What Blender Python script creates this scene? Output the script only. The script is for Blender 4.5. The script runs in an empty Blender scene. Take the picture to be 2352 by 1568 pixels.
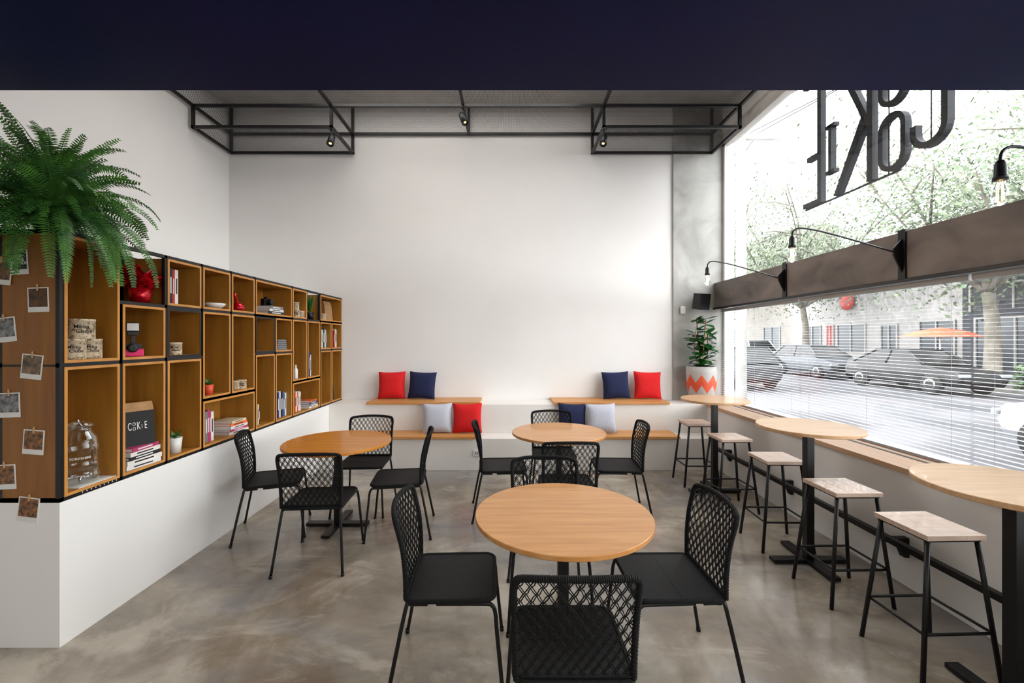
import bpy, bmesh, math, random
from mathutils import Vector, Matrix, Euler
random.seed(7)
F=980.0; CX=1168.0; CY=779.0; H=1.65
scene=bpy.context.scene
COL=scene.collection
# ---------------------------------------------------------------- helpers
def at(px,py,Y): return Vector(((px-CX)*Y/F, Y, H-(py-CY)*Y/F))
def lin(c):
    return tuple(((x/255)/12.92 if x/255<=0.04045 else ((x/255+0.055)/1.055)**2.4) for x in c)+(1,)
def mat(name,c,rough=.5,metal=0,c2=None,scale=4,stretch=(1,1,1),bump=0,bscale=60,emit=0,detail=4,dist=0,lo=.35,hi=.65,spec=.5,alpha=1,trans=0,coat=0):
    m=bpy.data.materials.new(name); m.use_nodes=True
    nt=m.node_tree; b=nt.nodes['Principled BSDF']
    b.inputs['Base Color'].default_value=lin(c); b.inputs['Roughness'].default_value=rough
    b.inputs['Metallic'].default_value=metal; b.inputs['Specular IOR Level'].default_value=spec
    b.inputs['Alpha'].default_value=alpha; b.inputs['Transmission Weight'].default_value=trans
    b.inputs['Coat Weight'].default_value=coat
    tc=nt.nodes.new('ShaderNodeTexCoord'); mp=nt.nodes.new('ShaderNodeMapping'); mp.inputs['Scale'].default_value=stretch
    nt.links.new(tc.outputs['Object'],mp.inputs['Vector'])
    n=nt.nodes.new('ShaderNodeTexNoise'); n.inputs['Scale'].default_value=scale; n.inputs['Detail'].default_value=detail; n.inputs['Distortion'].default_value=dist
    nt.links.new(mp.outputs[0],n.inputs['Vector'])
    r=nt.nodes.new('ShaderNodeValToRGB'); r.color_ramp.elements[0].position=lo; r.color_ramp.elements[1].position=hi
    if c2 is None: c2=tuple(x*.94 for x in c)
    r.color_ramp.elements[0].color=lin(c); r.color_ramp.elements[1].color=lin(c2)
    nt.links.new(n.outputs['Fac'],r.inputs['Fac']); nt.links.new(r.outputs[0],b.inputs['Base Color'])
    if emit:
        nt.links.new(r.outputs[0],b.inputs['Emission Color']); b.inputs['Emission Strength'].default_value=emit
    if bump:
        n2=nt.nodes.new('ShaderNodeTexNoise'); n2.inputs['Scale'].default_value=bscale; nt.links.new(mp.outputs[0],n2.inputs['Vector'])
        bp=nt.nodes.new('ShaderNodeBump'); bp.inputs['Strength'].default_value=bump; bp.inputs['Distance'].default_value=.01
        nt.links.new(n2.outputs['Fac'],bp.inputs['Height']); nt.links.new(bp.outputs[0],b.inputs['Normal'])
    return m
def catmull(pts,sub,closed=False):
    pts=[Vector(p) for p in pts]; n=len(pts); out=[]
    rng=range(n if closed else n-1)
    for i in rng:
        if closed: p0,p1,p2,p3=pts[(i-1)%n],pts[i],pts[(i+1)%n],pts[(i+2)%n]
        else: p0,p1,p2,p3=pts[max(i-1,0)],pts[i],pts[i+1],pts[min(i+2,n-1)]
        for k in range(sub):
            t=k/sub
            out.append(.5*((2*p1)+(p2-p0)*t+(2*p0-5*p1+4*p2-p3)*t*t+(3*p1-p0-3*p2+p3)*t**3))
    if not closed: out.append(pts[-1])
    return out
class MB:
    def __init__(s): s.v=[];s.f=[];s.m=[];s.s=[]
    def add(s,vs,fs,mat=0,smooth=False):
        o=len(s.v); s.v+= [tuple(v) for v in vs]
        for f in fs: s.f.append(tuple(i+o for i in f)); s.m.append(mat); s.s.append(smooth)
        return s
    def box(s,x0,x1,y0,y1,z0,z1,mat=0,M=None):
        vs=[Vector((x,y,z)) for x in(x0,x1) for y in(y0,y1) for z in(z0,z1)]
        if M is not None: vs=[M@v for v in vs]
        return s.add(vs,[(0,1,3,2),(4,6,7,5),(0,4,5,1),(2,3,7,6),(0,2,6,4),(1,5,7,3)],mat)
    def tube(s,pts,r,sides=8,mat=0,closed=False,smooth=True,caps=True):
        pts=[Vector(p) for p in pts]; n=len(pts); rr=r if isinstance(r,(list,tuple)) else [r]*n
        vs=[];fs=[]; up=None
        for i,p in enumerate(pts):
            if closed: t=(pts[(i+1)%n]-pts[i-1]).normalized()
            else: t=(pts[min(i+1,n-1)]-pts[max(i-1,0)]).normalized()
            if up is None:
                up=Vector((0,0,1)) if abs(t.z)<.9 else Vector((1,0,0))
            up=(up-t*up.dot(t)).normalized(); b=t.cross(up)
            for k in range(sides):
                a=2*math.pi*(k+.5)/sides
                vs.append(p+(up*math.cos(a)+b*math.sin(a))*rr[i])
        for i in range(n if closed else n-1):
            j=(i+1)%n
            for k in range(sides):
                l=(k+1)%sides
                fs.append((i*sides+k,i*sides+l,j*sides+l,j*sides+k))
        if caps and not closed:
            fs.append(tuple(range(sides-1,-1,-1))); fs.append(tuple((n-1)*sides+k for k in range(sides)))
        return s.add(vs,fs,mat,smooth)
    def lathe(s,prof,c=(0,0,0),seg=24,mat=0,smooth=True,M=None,sx=1,sy=1):
        vs=[];fs=[]; n=len(prof)
        for (r,z) in prof:
            for k in range(seg):
                a=2*math.pi*k/seg
                v=Vector((r*math.cos(a)*sx,r*math.sin(a)*sy,z))
                if M is not None: v=M@v
                vs.append(v+Vector(c))
        for i in range(n-1):
            for k in range(seg):
                l=(k+1)%seg; fs.append((i*seg+k,i*seg+l,(i+1)*seg+l,(i+1)*seg+k))
        if prof[0][0]>1e-5: fs.append(tuple(range(seg-1,-1,-1)))
        if prof[-1][0]>1e-5: fs.append(tuple((n-1)*seg+k for k in range(seg)))
        return s.add(vs,fs,mat,smooth)
    def prism(s,poly,fn,t0,t1,mat=0,smat=None):
        n=len(poly); vs=[fn(a,b,t0) for a,b in poly]+[fn(a,b,t1) for a,b in poly]
        s.add(vs,[tuple(range(n-1,-1,-1)),tuple(range(n,2*n))],mat)
        s.add(vs,[(i,(i+1)%n,n+(i+1)%n,n+i) for i in range(n)],mat if smat is None else smat)
        return s
    def ring(s,outer,inner,fn,t0,t1,mat=0,smat=None,closed=True):
        n=len(outer); sm=mat if smat is None else smat
        vs=[fn(*p,t0) for p in outer]+[fn(*p,t0) for p in inner]+[fn(*p,t1) for p in outer]+[fn(*p,t1) for p in inner]
        R=range(n if closed else n-1)
        fs=[(i,2*n+i,2*n+(i+1)%n,(i+1)%n) for i in R]+[(n+i,n+(i+1)%n,3*n+(i+1)%n,3*n+i) for i in R]
        if not closed: fs+=[(0,n,3*n,2*n),(n-1,3*n-1,4*n-1,2*n-1)]
        s.add(vs,[(i,(i+1)%n,n+(i+1)%n,n+i) for i in R]+[(2*n+i,3*n+i,3*n+(i+1)%n,2*n+(i+1)%n) for i in R],mat)
        s.add(vs,fs,sm); return s
    def mesh(s,name,recalc=True):
        me=bpy.data.meshes.new(name); me.from_pydata(s.v,[],s.f); me.update()
        me.polygons.foreach_set('material_index',s.m); me.polygons.foreach_set('use_smooth',s.s)
        if recalc:
            bm=bmesh.new(); bm.from_mesh(me); bmesh.ops.recalc_face_normals(bm,faces=bm.faces[:]); bm.to_mesh(me); bm.free()
        return me
    def make(s,name,mats,parent=None,loc=(0,0,0),rot=(0,0,0),bevel=0,label=None,cat=None,group=None,kind=None,segs=2):
        me=s.mesh(name)
        for m in (mats if isinstance(mats,(list,tuple)) else [mats]): me.materials.append(m)
        return mk(name,me,parent,loc,rot,bevel,label,cat,group,kind,segs)
def mk(name,data,parent=None,loc=(0,0,0),rot=(0,0,0),bevel=0,label=None,cat=None,group=None,kind=None,segs=2):
    o=bpy.data.objects.new(name,data); COL.objects.link(o)
    o.location=loc; o.rotation_euler=rot
    if parent: o.parent=parent
    if bevel:
        b=o.modifiers.new('bevel','BEVEL'); b.width=bevel; b.segments=segs; b.limit_method='ANGLE'; b.angle_limit=.6
    if label: o['label']=label
    if cat: o['category']=cat
    if group: o['group']=group
    if kind: o['kind']=kind
    return o
def empty(name,loc,rotz,label,cat,group=None):
    return mk(name,None,None,loc,(0,0,rotz),0,label,cat,group)
def dup(root,loc,rot,label=None,group=None):
    if not isinstance(rot,(tuple,list)): rot=(0,0,rot)
    def cp(o,par):
        n=o.copy(); COL.objects.link(n); n.parent=par
        for c in [c for c in list(COL.objects) if c.parent==o and c!=n]: cp(c,n)
        return n
    n=cp(root,None); n.location=loc; n.rotation_euler=rot
    if label: n['label']=label
    if group: n['group']=group
    return n
def text_mesh(s,size,extrude=.0006,align='CENTER',sx=1.0,bold=0,wrap=None):
    cu=bpy.data.curves.new('t','FONT'); cu.body=s; cu.size=size; cu.extrude=extrude; cu.align_x=align; cu.align_y='CENTER'; cu.offset=bold; cu.space_line=.85
    o=bpy.data.objects.new('t',cu); COL.objects.link(o); dg=bpy.context.evaluated_depsgraph_get(); dg.update()
    me=bpy.data.meshes.new_from_object(o.evaluated_get(dg)); bpy.data.objects.remove(o)
    for v in me.vertices:
        v.co.x*=sx
        if wrap:
            a=v.co.x/wrap; rr=wrap+.0008+v.co.z
            v.co=Vector((rr*math.cos(a),rr*math.sin(a),v.co.y))
    return me
# ---------------------------------------------------------------- materials
WHITE=mat('white_plaster',(231,229,226),.75,c2=(227,225,222),scale=1.2,bump=.02,bscale=30)
WHITEWARM=mat('bench_plaster',(232,228,222),.7,c2=(227,223,217),scale=2,bump=.02,bscale=30)
NAVY=mat('navy_paint',(4,13,68),.6,c2=(3,11,62),scale=2,bump=.04,bscale=25,spec=.14)
CONC=mat('column_concrete',(180,179,174),.6,c2=(134,133,128),scale=2.2,detail=10,dist=.8,bump=.05,bscale=20,lo=.3,hi=.75)
BEAM=mat('beam_brown_concrete',(128,118,112),.55,c2=(80,73,69),scale=3,detail=10,dist=.9,bump=.06,bscale=20,stretch=(1,.6,1),lo=.3,hi=.72)
CEIL=mat('ceiling_paint',(228,226,222),.8)
BLACK=mat('black_steel',(10,10,12),.45,c2=(7,7,8))
BLACKM=mat('black_powder_coat',(10,10,12),.42,c2=(7,7,8),spec=.4)
ROPE=mat('black_rope',(8,8,9),.7,c2=(3,3,4),scale=220,bump=.6,bscale=260,spec=.3)
SEATM=mat('black_seat_weave',(7,7,8),.6,c2=(4,4,5),scale=160,bump=.3,bscale=200,spec=.3)
SHELFW=mat('shelf_wood',(166,114,37),.5,c2=(143,93,27),scale=6,stretch=(3,3,.35),detail=8,dist=.4,lo=.3,hi=.7)
PANELW=mat('end_panel_wood_shaded',(144,93,32),.5,c2=(120,74,24),scale=6,stretch=(3,3,.35),detail=8,dist=.4,lo=.3,hi=.7)  # darker copy of the shelf wood, shading on the panel put into the colour
EDGEW=mat('shelf_edge_wood',(202,142,72),.5,c2=(186,126,58),scale=9,stretch=(1,1,.3))
TABW=mat('tabletop_wood',(202,147,88),.34,c2=(186,127,68),scale=7,stretch=(.35,4,1),detail=8,dist=.3,coat=.2)
BARW=mat('bar_tabletop_wood',(212,172,130),.32,c2=(196,152,108),scale=7,stretch=(.35,4,1),detail=8,dist=.3,coat=.25)
TABLAMP=mat('tabletop_wood_lamp_tint',(202,132,42),.34,c2=(186,112,30),scale=7,stretch=(.35,4,1),detail=8,dist=.3,coat=.2)  # tabletop wood with the orange cast of lamplight put into its colour
STOOLW=mat('stool_wood',(210,188,170),.38,c2=(180,150,130),scale=8,stretch=(.4,5,1),detail=9,dist=.4,lo=.3,hi=.7,coat=.2)
BENCHW=mat('bench_wood',(204,146,86),.45,c2=(188,128,68),scale=6,stretch=(.3,4,1),detail=8)
SILLW=mat('sill_wood',(206,168,134),.45,c2=(190,148,112),scale=6,stretch=(4,.3,1),detail=8)
RED=mat('red_fabric',(212,9,15),.85,c2=(194,5,10),scale=90,bump=.3,bscale=300)
NAVYF=mat('navy_fabric',(6,22,68),.85,c2=(4,16,54),scale=90,bump=.3,bscale=300)
GREYF=mat('pale_grey_fabric',(192,194,205),.85,c2=(178,180,191),scale=90,bump=.3,bscale=300)
FERN=mat('fern_green',(84,140,52),.5,c2=(34,80,32),scale=7)
LEAF=mat('ficus_green',(44,112,42),.35,c2=(18,68,28),scale=12)
PAPER=mat('paper_white',(228,226,221),.6)
KRAFT=mat('kraft_paper',(176,136,92),.8,c2=(160,120,80),scale=20)
PINK=mat('hot_pink_plastic',(236,14,110),.4)
REDFOIL=mat('red_foil',(216,16,36),.18,c2=(150,5,20),scale=30,bump=.6,bscale=40,metal=.4)
CAN=mat('can_paper',(214,198,170),.7,c2=(138,116,88),scale=60,lo=.5,hi=.62)
STONEW=mat('white_ceramic',(224,222,218),.3)
ORG=mat('orange_coral_paint',(220,80,48),.5)
PARA=mat('faded_orange_canvas',(206,96,66),.8)
SILVER=mat('silver_metal',(190,190,192),.25,metal=1)
DARKINK=mat('black_ink',(14,12,12),.7)
PIN=mat('clothespin_wood',(190,154,110),.6)
def glassm():
    m=bpy.data.materials.new('window_glass'); m.use_nodes=True; nt=m.node_tree; nt.nodes.clear()
    o=nt.nodes.new('ShaderNodeOutputMaterial'); t=nt.nodes.new('ShaderNodeBsdfTransparent'); g=nt.nodes.new('ShaderNodeBsdfGlossy'); g.inputs['Roughness'].default_value=.02
    t.inputs[0].default_value=(.97,.98,.98,1); x=nt.nodes.new('ShaderNodeMixShader'); x.inputs[0].default_value=.04
    nt.links.new(t.outputs[0],x.inputs[1]); nt.links.new(g.outputs[0],x.inputs[2]); nt.links.new(x.outputs[0],o.inputs[0]); return m
GLASS=glassm()
def jarm():
    m=bpy.data.materials.new('clear_jar_glass'); m.use_nodes=True; nt=m.node_tree; nt.nodes.clear()
    o=nt.nodes.new('ShaderNodeOutputMaterial'); t=nt.nodes.new('ShaderNodeBsdfTransparent'); g=nt.nodes.new('ShaderNodeBsdfGlossy'); g.inputs['Roughness'].default_value=.08; g.inputs['Color'].default_value=(.95,1,1,1)
    t.inputs[0].default_value=(.95,.98,.97,1); x=nt.nodes.new('ShaderNodeMixShader'); lw=nt.nodes.new('ShaderNodeLayerWeight'); lw.inputs[0].default_value=.38
    nt.links.new(lw.outputs['Facing'],x.inputs[0])
    nt.links.new(t.outputs[0],x.inputs[1]); nt.links.new(g.outputs[0],x.inputs[2]); nt.links.new(x.outputs[0],o.inputs[0]); return m
JAR=jarm()
def meshm():
    m=bpy.data.materials.new('expanded_metal_mesh'); m.use_nodes=True; nt=m.node_tree; nt.nodes.clear()
    o=nt.nodes.new('ShaderNodeOutputMaterial'); t=nt.nodes.new('ShaderNodeBsdfTransparent'); d=nt.nodes.new('ShaderNodeBsdfDiffuse'); d.inputs[0].default_value=(.06,.06,.062,1)
    tc=nt.nodes.new('ShaderNodeTexCoord'); b=nt.nodes.new('ShaderNodeTexBrick')
    b.inputs['Scale'].default_value=1; b.inputs['Brick Width'].default_value=.03; b.inputs['Row Height'].default_value=.016; b.inputs['Mortar Size'].default_value=.0025; b.inputs['Mortar Smooth'].default_value=0
    x=nt.nodes.new('ShaderNodeMixShader')
    nt.links.new(tc.outputs['Object'],b.inputs['Vector']); nt.links.new(b.outputs['Fac'],x.inputs[0])
    nt.links.new(t.outputs[0],x.inputs[1]); nt.links.new(d.outputs[0],x.inputs[2]); nt.links.new(x.outputs[0],o.inputs[0]); return m
MESHM=meshm()
def floorm():
    m=bpy.data.materials.new('polished_concrete'); m.use_nodes=True; nt=m.node_tree; b=nt.nodes['Principled BSDF']
    tc=nt.nodes.new('ShaderNodeTexCoord')
    def noise(s,d,dist,loc=0,rough=.6,sc=(.8,1.25,1),rot=.5):
        mp=nt.nodes.new('ShaderNodeMapping'); mp.inputs['Location'].default_value=(loc,loc,0); mp.inputs['Scale'].default_value=sc; mp.inputs['Rotation'].default_value=(0,0,rot)
        nt.links.new(tc.outputs['Object'],mp.inputs[0])
        n=nt.nodes.new('ShaderNodeTexNoise'); n.inputs['Scale'].default_value=s; n.inputs['Detail'].default_value=d; n.inputs['Distortion'].default_value=dist; n.inputs['Roughness'].default_value=rough
        nt.links.new(mp.outputs[0],n.inputs['Vector']); return n
    def mixc(f,a,bb,amt):
        mm=nt.nodes.new('ShaderNodeMath'); mm.operation='MULTIPLY'; mm.inputs[1].default_value=amt; nt.links.new(f,mm.inputs[0])
        mx=nt.nodes.new('ShaderNodeMix'); mx.data_type='RGBA'; nt.links.new(mm.outputs[0],mx.inputs['Factor']); nt.links.new(a,mx.inputs['A']); mx.inputs['B'].default_value=lin(bb); return mx.outputs['Result']
    def ramp(f,lo,hi):
        r=nt.nodes.new('ShaderNodeValToRGB'); r.color_ramp.elements[0].position=lo; r.color_ramp.elements[1].position=hi; nt.links.new(f,r.inputs[0]); return r.outputs[0]
    n1=noise(1.1,7,.4); r1=nt.nodes.new('ShaderNodeValToRGB'); e=r1.color_ramp.elements
    e[0].position=.36; e[0].color=lin((120,111,100)); e[1].position=.64; e[1].color=lin((180,171,157))
    x=e.new(.5); x.color=lin((150,140,126))
    nt.links.new(n1.outputs['Fac'],r1.inputs[0])
    n2=noise(1.3,12,.45,5,.62,(1.3,.8,1)); c=mixc(ramp(n2.outputs['Fac'],.49,.6),r1.outputs[0],(108,89,68),.52)
    n3=noise(1.9,12,.5,11,.62,(.7,1.4,1)); c=mixc(ramp(n3.outputs['Fac'],.52,.61),c,(200,191,176),.42)
    n4=noise(.8,4,.3,23); c=mixc(ramp(n4.outputs['Fac'],.5,.62),c,(118,124,134),.38)
    n5=noise(4.0,10,.6,31,.7,(1,1,1),1.2); c=mixc(ramp(n5.outputs['Fac'],.55,.66),c,(90,77,62),.28)
    nt.links.new(c,b.inputs['Base Color'])
    mr=nt.nodes.new('ShaderNodeMapRange'); mr.inputs['To Min'].default_value=.12; mr.inputs['To Max'].default_value=.34; nt.links.new(n2.outputs['Fac'],mr.inputs[0]); nt.links.new(mr.outputs[0],b.inputs['Roughness'])
    return m
FLOOR=floorm()
def emitm(name,c,st):
    m=bpy.data.materials.new(name); m.use_nodes=True; b=m.node_tree.nodes['Principled BSDF']; b.inputs['Base Color'].default_value=lin(c); b.inputs['Emission Color'].default_value=lin(c); b.inputs['Emission Strength'].default_value=st; return m
BULB=emitm('warm_bulb_filament',(255,186,120),6)
LENS=emitm('warm_spot_lens',(255,222,176),.6)
# ---------------------------------------------------------------- structure
BW=6.15
def S(name,mb,mats,label,cat,bevel=0): return mb.make(name,mats,label=label,cat=cat,kind='structure',bevel=bevel)
S('floor',MB().box(-4.2,3.25,-2.6,6.3,-.1,0),FLOOR,'polished mottled grey-brown concrete floor','floor')
S('wall_back',MB().box(-4.03,3.25,BW,6.3,0,5.0),WHITE,'tall white plaster end wall','wall')
S('wall_column',MB().box(2.365,3.07,6.12,BW,0,5.0),CONC,'raw grey concrete column beside the window','wall')
S('wall_left',MB().box(-4.2,-4.03,-2.6,6.3,0,5.0),WHITE,'tall white plaster side wall','wall')
mb=MB().box(-4.03,-2.403,2.284,BW,0,.775).box(-4.03,-2.76,2.32,BW,.775,2.24)
S('wall_ledge',mb,WHITE,'white plastered half wall carrying the bookshelf','wall')
S('wall_right',MB().box(2.66,3.25,-2.6,BW,0,.755),WHITE,'low white wall under the window','wall')
S('wall_header',MB().box(3.07,3.25,-2.6,BW,4.47,5.0),WHITE,'white wall strip above the tall window','wall')
S('wall_rear',MB().box(-4.03,3.25,-2.6,-2.5,0,3.0),WHITE,'white wall closing the room','wall')
S('ceiling',MB().box(-4.2,3.25,2.28,6.3,5.0,5.15),CEIL,'high pale grey ceiling','ceiling')
mb=MB().box(-4.03,3.25,-2.6,2.315,3.0,5.0)
S('ceiling',mb,NAVY,'low navy blue painted soffit','ceiling')
S('trim_1',MB().box(2.95,3.07,-2.5,6.12,2.10,2.455).box(2.93,2.95,-2.5,6.12,2.075,2.10,1).box(2.95,3.07,-2.5,6.12,2.085,2.10,1),[BEAM,BLACK],'brown-grey concrete beam crossing the window','beam',.004)
mb=MB().box(2.64,2.90,-2.5,6.12,.755,.79,0).box(2.90,2.93,-2.5,6.12,.755,.793,1).box(2.93,3.07,-2.5,6.12,.755,.79,0)
S('trim_2',mb,[SILLW,BLACK],'light wood window sill with black slot','window sill',.002)
mb=MB().box(-2.403,2.66,5.37,BW,0,.40).box(-2.403,2.66,5.71,BW,.40,.78)
S('trim_3',mb,WHITEWARM,'stepped white plaster bench base','bench base',.004)
mb=MB().box(3.07,3.13,6.06,6.12,.79,4.47).box(3.07,3.13,-2.5,6.12,4.40,4.47).box(3.07,3.13,-2.5,6.12,.755,.80)
S('trim_4',mb,PAPER,'thin white window frame','window frame')
S('window_1',MB().box(3.10,3.106,-2.5,6.06,.80,2.44),GLASS,'large clear glass pane of the lower shop window','window')
S('window_2',MB().box(3.10,3.106,-2.5,6.06,2.445,4.40),GLASS,'large clear glass pane of the upper shop window','window')
# ceiling vents
for x,y in((-2.6,5.35),(.0,5.3)):
    MB().box(-.32,.32,-.25,.25,-.04,0).box(-.27,.27,-.2,.2,-.05,-.04,1).make('air_vent',[PAPER,CEIL],loc=(x,y,5.0),label='white square air vent in the high ceiling',cat='vent',group='ceiling air vents')
# ---------------------------------------------------------------- suspended grille
g=empty('suspended_grille',(0,0,5.0),0,'black steel frame with metal mesh hung under the ceiling','ceiling grille')
X0,X1,XA,XB=-3.97,2.91,-2.23,1.2; ZU,ZL=4.59-5,4.32-5; N,Fy=5.37,6.11
mb=MB(); t=.017
def bar(a,b): 
    a=Vector(a);b=Vector(b)
    lo=[min(a[i],b[i])-t for i in range(3)]; hi=[max(a[i],b[i])+t for i in range(3)]
    mb.box(lo[0],hi[0],lo[1],hi[1],lo[2],hi[2])
bar((X0,N,ZU),(X1,N,ZU)); bar((X0,Fy,ZU),(X1,Fy,ZU)); bar((XA-.3,4.98,ZU),(XB,4.98,ZU)); bar((X0,3.6,ZU),(X1,3.6,ZU))
for x in(X0,XA,-.57,XB,X1): bar((x,3.0,ZU),(x,Fy,ZU))
for a,b in((X0,XA),(XB,X1)):
    bar((a,N,ZL),(b,N,ZL)); bar((a,Fy,ZL),(b,Fy,ZL))
    for x in(a,b): bar((x,N,ZL),(x,Fy,ZL)); bar((x,N,ZL),(x,N,ZU)); bar((x,Fy,ZL),(x,Fy,ZU))
for x in(X0,XA,-.57,XB,X1):
    for y in(3.6,Fy): bar((x,y,ZU),(x,y,-.02))
mb.make('grille_frame',BLACK,g)
mb=MB()
def sheet(x0,x1,y0,y1,z): mb.add([(x0,y0,z),(x1,y0,z),(x1,y1,z),(x0,y1,z)],[(0,1,2,3)])
sheet(X0,X1,3.0,Fy,ZU-.0); sheet(X0,XA,N,Fy,ZL-.0); sheet(XB,X1,N,Fy,ZL-.0)
mb.make('mesh_panel',MESHM,g)
# spotlights
sp=empty('spotlight',(0,0,0),0,'small black ceiling spotlight with warm lamp','spotlight','ceiling spotlights')
M=Matrix.Rotation(math.radians(28),4,'X')
MB().tube([(0,0,.14),(0,0,.012)],.008,8).box(-.03,.03,-.03,.03,.13,.14).make('spotlight_stem',BLACK,sp)
MB().lathe([(0.0,.07),(.034,.07),(.04,.04),(.046,-.08),(.042,-.08),(.039,-.065),(0,-.065)],M=M,seg=16).make('spotlight_body',BLACK,sp)
MB().lathe([(0,-.068),(.018,-.068)],M=M,seg=16).make('spotlight_lens',LENS,sp)
sp.location=(-2.23,5.37,4.16); sp.rotation_euler=(0,0,math.pi)
dup(sp,(-.57,5.37,4.43),(0,0,math.pi+.9)); dup(sp,(1.2,5.37,4.16),(0,0,math.pi-.5))
# ---------------------------------------------------------------- bookshelf
SX=-2.403; colY=[2.295+.3495*i for i in range(12)]; L=[.786,1.17,1.51,1.88,2.229]
sh=empty('bookshelf',(SX,4.2,.775),0,'long wall bookshelf of wooden cubes in a black steel frame','bookshelf')
def shb(mbx,name,mats,bevel=0): 
    for i,v in enumerate(mbx.v): mbx.v[i]=(v[0]-SX,v[1]-4.2,v[2]-.775)
    return mbx.make(name,mats,sh,bevel=bevel)
bays=[(0,1,2,4,0),(0,1,0,2,0),(1,2,3,4,1),(1,2,2,3,0),(1,2,0,2,0),(2,3,3,4,0),(2,3,2,3,2),(2,3,0,2,0),(3,4,3,4,0),(3,4,1,3,0),(4,5,3,4,0),(4,5,1,3,0),(3,5,0,1,0),
(5,7,3,4,0),(5,6,2,3,2),(6,7,2,3,0),(5,6,0,2,0),(6,7,0,2,0),(7,8,3,4,0),(8,9,3,4,1),(7,8,1,3,0),(8,9,1,3,0),(7,9,0,1,0),(9,11,3,4,0),(9,10,2,3,0),(10,11,2,3,0),(9,10,0,2,0),(10,11,0,2,0)]
fr=MB(); hb=.011; seen=set()
for c0,c1,l0,l1,k in bays:
    y0,y1,z0,z1=colY[c0],colY[c1],L[l0],L[l1]
    for s in(('h',c0,c1,l0),('h',c0,c1,l1)):
        if s in seen: continue
        seen.add(s); z=L[s[3]]
        for xa in(SX-.022,SX-.33): fr.box(xa,xa+.022,y0-hb,y1+hb,z-hb,z+hb)
    for s in(('v',c0,l0,l1),('v',c1,l0,l1)):
        if s in seen: continue
        seen.add(s); y=colY[s[1]]
        for xa in(SX-.0225,SX-.331): fr.box(xa,xa+.022,y-hb,y+hb,z0-hb,z1+hb)
for y in(colY[0],colY[11]):
    for z in(L[0],L[4]): fr.box(SX-.33,SX,y-hb,y+hb,z-hb,z+hb)
shb(fr,'shelf_frame',BLACK)
tk=.016
for c0,c1,l0,l1,k in bays:
    y0,y1,z0,z1=colY[c0]+hb,colY[c1]-hb,L[l0]+hb,L[l1]-hb
    if k==1:
        b=MB().box(SX-.32,SX-.31,y0,y1,z0,z1,0).box(SX-.32,SX-.02,y0,y1,z0-.01,z0,1); shb(b,'compartment',[SHELFW,BLACK]); continue
    xf,xb=SX+.004,SX-.32
    b=MB()
    b.box(xb,xb+.01,y0,y1,z0,z1,0)
    for q in((y0,y0+tk,z0,z1),(y1-tk,y1,z0,z1),(y0+tk,y1-tk,z0,z0+tk),(y0+tk,y1-tk,z1-tk,z1)):
        b.box(xb+.01,xf-.002,*q,0); b.box(xf-.002,xf,*q,1)
    shb(b,'compartment',[SHELFW,BLACK] if k==2 else [SHELFW,EDGEW])
# end panel
b=MB().box(-4.0,SX-.02,2.2852,2.303,.80,2.23,0)
for q in((-4.0,SX-.02,.775,.797),(-4.0,SX-.02,1.503,1.515),(-4.0,SX-.02,2.22,2.24)): b.box(q[0],q[1],2.2840,2.303,q[2],q[3],1)
shb(b,'end_panel',[PANELW,BLACK])
# ---------------------------------------------------------------- shelf contents
def sxy(px,inset): X=SX-inset; return X, F*(-X)/(CX-px)
def fl(l): return L[l]+hb+tk
BOOKC=[(232,228,220),(40,60,120),(176,60,104),(225,225,225),(30,30,34),(120,120,124),(230,110,50),(180,40,40),(60,110,130),(222,204,170)]
BOOKM=[mat('book_cover_%d'%i,c,.5) for i,c in enumerate(BOOKC)]
def hbook(X,Y,z,w,d,th,ci,group,rz=0):
    b=MB().box(-d/2,d/2,-w/2,w/2,0,.003,0).box(-d/2,d/2,-w/2,w/2,th-.003,th,0).box(d/2-.003,d/2,-w/2,w/2,.003,th-.003,0).box(-d/2+.004,d/2-.003,-w/2+.004,w/2-.004,.003,th-.003,1).box(d/2,d/2+.0005,-w*.3,w*.25,th*.35,th*.65,2)
    b.make('book',[BOOKM[ci],PAPER,BOOKM[4 if ci in(0,3,9,6) else 3]],loc=(X,Y,z),rot=(0,0,rz),label='hardcover book lying flat in a stack',cat='book',group=group); return z+th
def vrow(px0,l,specs,group,inset=.05):
    X,Y=sxy(px0,inset)
    for th,h,ci in specs:
        Y+=th/2
        b=MB(); d=.17
        b.box(-d,0,-th/2,-th/2+.003,0,h,0).box(-d,0,th/2-.003,th/2,0,h,0).box(-.003,0,-th/2+.003,th/2-.003,0,h,0).box(-d+.004,-.003,-th/2+.003,th/2-.003,.004,h-.004,1).box(0,.0004,-th*.2,th*.2,h*.3,h*.75,2)
        b.make('book',[BOOKM[ci],PAPER,BOOKM[4 if ci in(0,3,9,6) else 3]],loc=(X,Y,fl(l)),label='upright %s book standing in a row'%(['white','blue','pink','pale','black','grey','orange','red','teal','cream'][ci]),cat='book',group=group); Y+=th/2+.0008
def can(px,l,r,h,z=None,inset=.09,txt=True,Y=None,X=None):
    if X is None: X,Y=sxy(px,inset)
    z=fl(l) if z is None else z
    o=MB().lathe([(0,0),(r*.97,0),(r,.004),(r,h-.012),(r*1.02,h-.012),(r*1.02,h),(r*.96,h),(0,h)],seg=28).make('paper_canister',CAN,loc=(X,Y,z),label='beige patterned round coffee canister on a shelf',cat='canister',group='coffee canisters on the shelves')
    if txt:
        me=text_mesh('Moka\n   Clube',r*.5,.0004,wrap=r,bold=.0003); me.materials.append(DARKINK)
        a=math.atan2(-Y,-X)
        mk('lettering',me,o,(0,0,h*.5),(0,0,a))
    return z+h
z=can(170,2,.052,.115,inset=.08); can(208,2,.052,.115,inset=.08); 
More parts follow.
